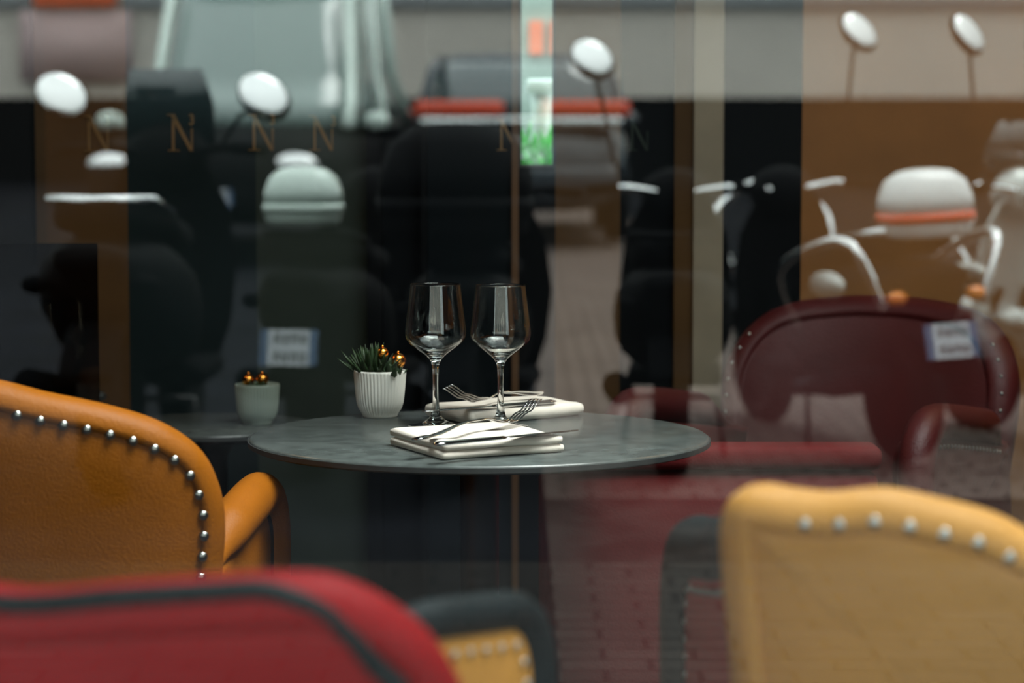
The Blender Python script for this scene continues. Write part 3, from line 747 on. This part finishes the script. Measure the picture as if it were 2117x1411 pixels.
def wheel(parent, name, c, R, w, rim_m='silver'):
    Mx = Matrix.Translation(c) @ Matrix.Rotation(pi / 2, 4, 'Y')
    bm = NB(); P = [(R - .10, -w * .40), (R - .03, -w * .5), (R - .008, -w * .38), (R, 0), (R - .008, w * .38), (R - .03, w * .5), (R - .10, w * .40)]
    rr = [[Mx @ Vector((r * cos(2 * pi * k / 40), r * sin(2 * pi * k / 40), z)) for k in range(40)] for r, z in P]
    RR = [[bm.verts.new(v) for v in s] for s in rr]
    for A, B in zip(RR, RR[1:] + RR[:1]):
        for k in range(40):
            j = (k + 1) % 40; bm.faces.new((A[k], A[j], B[j], B[k]))
    bmesh.ops.recalc_face_normals(bm, faces=bm.faces); wh = link(name, bm, M['tyre'], parent)
    bm = NB(); Mx2 = Mx
    for k in range(5):
        a = 2 * pi * k / 5
        box(bm, (0.02, -.018, -w * .2), (R - .09, .018, w * .2), .004, M=Mx2 @ Matrix.Rotation(a, 4, 'Z'))
    lathe(bm, [(.0, -w * .45), (.045, -w * .45), (.045, w * .45), (.0, w * .45)], 16, Mx2)
    lathe(bm, [(R - .10, -w * .42), (R - .085, -w * .42), (R - .085, w * .42), (R - .10, w * .42)], 40, Mx2)
    link('rim', bm, M[rim_m], wh)
def scooter(label, px, d, rz, body, case=None, shield=None, mirrors=(1, 1), lean=0.0, screen=True, tail='redlens', mh=1.36, rear=None, cz=0.0, cdx=0.0, cs=1.0, sc=.86, strip_m='redlens', ind='seat', pipe='seat', plt=True, bars='seat', rail='seat'):
    p = street(px, d); body_m = M[body]; sh = M[shield or body]
    t = thing('motor_scooter', label, 'motor scooter', p, rz, 'motor scooters parked in a row, mirrored in the pane')
    t.rotation_euler = (0, lean, rz); t.scale = (sc, sc, sc); mh = mh / sc
    wheel(t, 'rear_wheel', (0, -.62, .25), .25, .13, 'seat'); wheel(t, 'front_wheel', (0, .74, .25), .25, .11, 'seat')
    bm = NB(); loft(bm, [super_ring(0, y, z, w, h, 2.6) for y, z, w, h in ((-.98, .72, .05, .03), (-.92, .69, .12, .08), (-.75, .64, .19, .15), (-.45, .58, .225, .20), (-.15, .53, .21, .19), (.08, .45, .17, .12), (.16, .40, .12, .06))]); link('rear_body', bm, M[rear or body], t)
    bm = NB(); loft(bm, [super_ring(0, y, z, w, h, 3) for y, z, w, h in ((-.86, .86, .10, .03), (-.72, .85, .15, .055), (-.40, .83, .17, .06), (-.34, .80, .17, .055), (0, .76, .16, .06), (.14, .74, .11, .04))]); link('seat', bm, M['seat'], t)
    bm = NB(); box(bm, (-.19, .0, .27), (.19, .50, .34), .03, 3); link('footboard', bm, M['seat'], t)
    bm = NB(); loft(bm, [[(x, y + .05 * (1 - (x / w) ** 2) * 2 + dy, z) for x, dy in [(w * cos(a), .035 * sin(a)) for a in [2 * pi * k / 20 for k in range(20)]]] for z, y, w in ((.30, .50, .16), (.45, .50, .21), (.65, .48, .235), (.85, .45, .21), (.98, .42, .15), (1.02, .41, .08))]); link('leg_shield', bm, sh, t)
    bm = NB(); loft(bm, [super_ring(0, y, z, w, h, 2.2) for y, z, w, h in ((.46, .48, .06, .05), (.60, .52, .085, .05), (.78, .54, .085, .04), (.95, .47, .06, .03), (1.01, .38, .03, .02))]); link('front_fender', bm, sh, t)
    for s in (-1, 1):
        bm = NB(); tube(bm, [(s * .075, .50, .62), (s * .075, .74, .25)], .018, 10); link('fork_leg', bm, M['seat'], t)
    bm = NB(); tube(bm, [(-.34, .33, 1.04), (-.2, .38, 1.05), (0, .42, 1.02), (.2, .38, 1.05), (.34, .33, 1.04)], .014, 10); hb = link('handlebar', bm, M[bars], t)
    for s in (-1, 1):
        bm = NB(); tube(bm, [(s * .24, .37, 1.05), (s * .36, .325, 1.04)], .021, 12); link('grip', bm, M['seat'], hb)
        bm = NB(); tube(bm, [(s * .2, .41, 1.06), (s * .30, .43, 1.04), (s * .35, .40, 1.03)], .007, 8); link('brake_lever', bm, M[bars], hb)
    bm = NB(); ball(bm, (0, .47, 1.02), .13, (1.15, .75, .85)); link('handlebar_cowl', bm, sh, t)
    bm = NB(); ball(bm, (0, .555, 1.02), .07, (1.1, .5, .9)); link('headlight', bm, M['carglass'], t)
    if screen:
        bm = NB(); loft(bm, [[(w * sin(a), y + .10 * cos(a) - .10 + dy, z) for a, dy in [(-.9 + 1.8 * k / 10, 0) for k in range(11)] + [(.9 - 1.8 * k / 10, -.004) for k in range(11)]] for z, y, w in ((1.06, .58, .20), (1.20, .55, .20), (1.32, .50, .16))]); link('windscreen', bm, M['carglass'], t)
    for s, on in ((-1, mirrors[0]), (1, mirrors[1])):
        if not on: continue
        bm = NB(); tube(bm, [(s * .20, .39, 1.06), (s * .26, .42, 1.16), (s * .33, .40, mh - .03)], .007, 8); st = link('mirror_stalk', bm, M['seat'], t)
        Mx = Matrix.Rotation(radians(-38), 3, 'Y') @ Matrix.Rotation(radians(-32), 3, 'X')
        bm = NB(); ball(bm, (s * .345, .40, mh), .105, (.95, .28, .80), Mx); mo = link('mirror_shell', bm, M['seat'], st)
        bm = NB(); ball(bm, (s * .345, .380, mh + .008), .099, (.93, .20, .79), Mx); link('mirror_glass', bm, M['chrome'], st)
    bm = NB(); loft(bm, [super_ring(0, y, z, w, h, 3) for y, z, w, h in ((-1.015, .735, .085, .035), (-.96, .735, .105, .045), (-.90, .73, .10, .04))]); link('tail_light', bm, M[tail], t)
    for s in (-1, 1):
        bm = NB(); ball(bm, (s * .16, -.93, .66), .035, (1.2, .8, .8)); link('indicator', bm, M[ind], t)
    bm = NB(); loft(bm, [super_ring(0, y, z, w, h, 2.4) for y, z, w, h in ((-.70, .56, .09, .03), (-.90, .50, .085, .03), (-1.02, .40, .08, .02))]); link('rear_fender', bm, M['seat'], t)
    if plt: plate(t, Matrix.Translation((0, -1.04, .50)) @ Matrix.Rotation(radians(-14), 4, 'X'))
    bm = NB(); tube(bm, [(.16, .05, .22), (.19, -.2, .26), (.20, -.45, .30), (.20, -.85, .36)], [.018, .03, .055, .05], 14); link('exhaust', bm, M[pipe], t)
    bm = NB(); tube(bm, [(-.20, -.16, .02), (-.17, -.1, .24), (.17, -.1, .24), (.20, -.16, .02)], .012, 8); link('stand', bm, M['black'], t)
    bm = NB(); tube(bm, [(-.16, -.45, .86), (-.15, -.75, .90), (0, -.92, .90), (.15, -.75, .90), (.16, -.45, .86)], .016, 8); link('grab_rail', bm, M[rail], t)
    if rail == 'chrome' and bars == 'chrome':
        for s in (-1, 1):
            bm = NB(); tube(bm, spline([(s * .20, -.15, .50), (s * .33, -.25, .72), (s * .34, -.55, .84), (s * .30, -.85, .86), (s * .20, -.90, .62)], 6), .020, 10); link('crash_bar', bm, M['chrome'], t)
        bm = NB(); tube(bm, spline([(-.22, .50, .70), (-.26, .62, .92), (0, .68, 1.06), (.26, .62, .92), (.22, .50, .70)], 6), .018, 10); link('front_guard', bm, M['chrome'], t)
        bm = NB(); ball(bm, (.30, -.62, .70), .10, (.35, 1.5, .55)); link('side_cover', bm, M['silver'], t)
        bm = NB(); ball(bm, (-.30, -.62, .70), .10, (.35, 1.5, .55)); link('side_cover', bm, M['silver'], t)
    if case:
        def ring(w, h, z): return [(cdx + a[0] * cs, -.80 + a[2] * .9 * cs, cz + .93 + (z - .93) * cs) for a in super_ring(0, 0, 0, w, h, 3.2, 28)]
        bm = NB(); loft(bm, [ring(w, h, z) for z, w, h in ((.93, .17, .16), (.95, .20, .19), (1.03, .215, .205), (1.035, .215, .205))]); tcs = link('top_case', bm, M['seat' if case == 'blackp' else case], t)
        bm = NB(); loft(bm, [ring(w, h, z) for z, w, h in ((1.05, .215, .205), (1.12, .21, .20), (1.20, .18, .17), (1.245, .12, .11), (1.255, .05, .05))]); link('case_lid', bm, M[case], tcs)
        bm = NB(); loft(bm, [ring(.219, .209, z) for z in (1.005, 1.05)]); link('reflector_strip', bm, M[strip_m], tcs)
    return t
# rear ends point at the restaurant: forward (+Y) turned to -Y
scooter('white and silver motor scooter with white top case, mirrored at right', 1735, 8.5, pi - .30, 'blackp', 'whitep', 'blackp', (1, 0), lean=.05, mh=1.44, cz=-.06, cs=.80, cdx=-.03, screen=False, ind='orangelens', bars='chrome', rail='chrome', tail='blackp')
scooter('silver motor scooter cut by the right edge, mirrored beside the white top case', 2262, 8.3, pi - .45, 'silver', None, 'silver', mh=1.43, bars='chrome', rail='chrome', pipe='chrome')
scooter('black motor scooter with one bright round mirror, mirrored right of the glasses', 1395, 8.2, pi + .08, 'blackp', None, 'blackp', (0, 1), screen=False, tail='blackp', mh=1.35, plt=False, bars='chrome')
scooter('black motor scooter with wide black case, mirrored above the wine glasses', 995, 8.0, pi + .1, 'blackp', 'blackp', 'blackp', (0, 0), screen=False, tail='blackp', strip_m='blackp', cs=1.25, cz=-.03, plt=False)
scooter('silver-green motor scooter with its plate, mirrored left of the wine glasses', 725, 8.3, pi + .15, 'blackp', 'greenwhite', 'blackp', (0, 0), cs=.66, cz=.0, tail='blackp', strip_m='greenwhite', screen=False)
scooter('dark motor scooter with two white mirrors, mirrored at far left', 300, 7.9, pi + .02, 'blackp', None, 'blackp', (1, 1), tail='blackp', mh=1.22, plt=False, rail='chrome', sc=1.0)
scooter('black motor scooter cut by the left edge, mirrored behind the yellow chair', -300, 7.8, pi + .3, 'blackp', 'blackp', 'blackp', (0, 0), tail='blackp', strip_m='blackp', plt=False)

def car(label, px, d, rz, paint, name='car', glassm='carglass', lower=None, L=4.1, W=1.76, Ht=1.58, hood=.30):
    p = street(px, d); t = thing(name, label, 'car', p, rz); pm = M[paint]; hw = W / 2
    # forward +Y ; lower body
    st = [(-L / 2, .42, .70, .62, .80), (-L / 2 + .06, .30, .98, .86, .95), (-L / 2 + .5, .24, 1.02, .98, 1), (0, .22, 1.00, 1.0, 1), (L * .22, .22, .98, 1.0, 1), (L * .36, .24, .90, .98, 1), (L / 2 - .10, .30, .78, .86, .95), (L / 2, .40, .62, .66, .8)]
    secs = []
    for y, z0, z1, a, b in st:
        cz, hh = (z0 + z1) / 2, (z1 - z0) / 2; secs.append(super_ring(0, y, cz, hw * a, hh, 3.6, 28))
    bm = NB(); loft(bm, secs); o = link('lower_body', bm, M[lower or paint], t)
    # cabin: dark glass volume, roof and pillars in body colour
    cab = [(.96, -L / 2 + .16, L * .24, .95), (1.18, -L / 2 + .24, L * .16, .90), (1.38, -L / 2 + .36, L * .08, .83), (Ht - .07, -L / 2 + .50, L * .02, .77)]
    def ring(z, ya, yb, k, n=32):
        cy, hy = (ya + yb) / 2, (yb - ya) / 2
        return [(v[0], cy + v[2], z) for v in super_ring(0, 0, 0, hw * k, hy, 5.0, n)]
    bm = NB(); loft(bm, [ring(*c) for c in cab]); link('windows', bm, M[glassm], t)
    z, ya, yb, k = cab[-1]
    bm = NB(); loft(bm, [ring(z - .02, ya - .02, yb + .02, k * 1.015), ring(z + .03, ya + .02, yb - .02, k * .97), ring(z + .06, ya + .15, yb - .15, k * .8), ring(z + .07, ya + .5, yb - .5, k * .4)]); link('roof', bm, pm, t)
    for s in (-1, 1):
        for ia, (u0, u1) in (('pillar', (0, 0)), ('pillar', (1, 1)), ('pillar', (.52, .50))):
            pts = []
            for (zz, a, b, kk) in cab:
                f = u0; e = .06 if f == 0 else (-.06 if f == 1 else 0)
                pts.append((s * hw * kk * (.985 if 0 < f < 1 else .95), a + (b - a) * f + e, zz))
            bm = NB(); tube(bm, pts, .045, 8); link(ia, bm, pm, t)
    for s in (-1, 1):
        for y in (-L * .31, L * .31):
            wheel(t, 'wheel', (s * (hw - .10), y, .31), .31, .20)
        bm = NB(); box(bm, (s * hw * .56 - .36, -L / 2 - .01, 1.0), (s * hw * .56 + .34, -L / 2 + .14, 1.12), .03, 3); link('tail_light', bm, M['redlens'], t)
        bm = NB(); ball(bm, (s * hw * .70, L / 2 - .12, .68), .14, (1.2, .6, .6)); link('headlight', bm, M['chrome'], t)
        bm = NB(); ball(bm, (s * (hw + .08), L * .17, 1.0), .10, (1.0, .6, .7)); link('door_mirror', bm, pm, t)
    bm = NB(); box(bm, (-hw * .86, -L / 2 - .05, .42), (hw * .86, -L / 2 + .10, .62), .05, 3); link('rear_bumper', bm, pm, t)
    bm = NB(); box(bm, (-hw * .90, -L / 2 - .03, .92), (hw * .90, -L / 2 + .08, .99), .01); link('rear_trim', bm, M['chrome'], t)
    bm = NB(); box(bm, (-hw * .80, L / 2 - .10, .34), (hw * .80, L / 2 + .04, .52), .05, 3); link('front_bumper', bm, M['seat'], t)
    plate(t, Matrix.Translation((0, -L / 2 - .045, .70)), .50, .12); plate(t, Matrix.Translation((0, L / 2 + .045, .45)) @ Matrix.Rotation(pi, 4, 'Z'), .50, .12)
    return t
car('blue-black car with a red tail-light strip, mirrored above the wine glasses', 1075, 21.0, pi, 'blueblack', Ht=1.52)
car('tall pale green-white van with a dark lower body, mirrored at top left', 545, 19.0, .12, 'greenwhite', 'van', lower='blackp', glassm='skyglass', Ht=2.15, W=1.9)
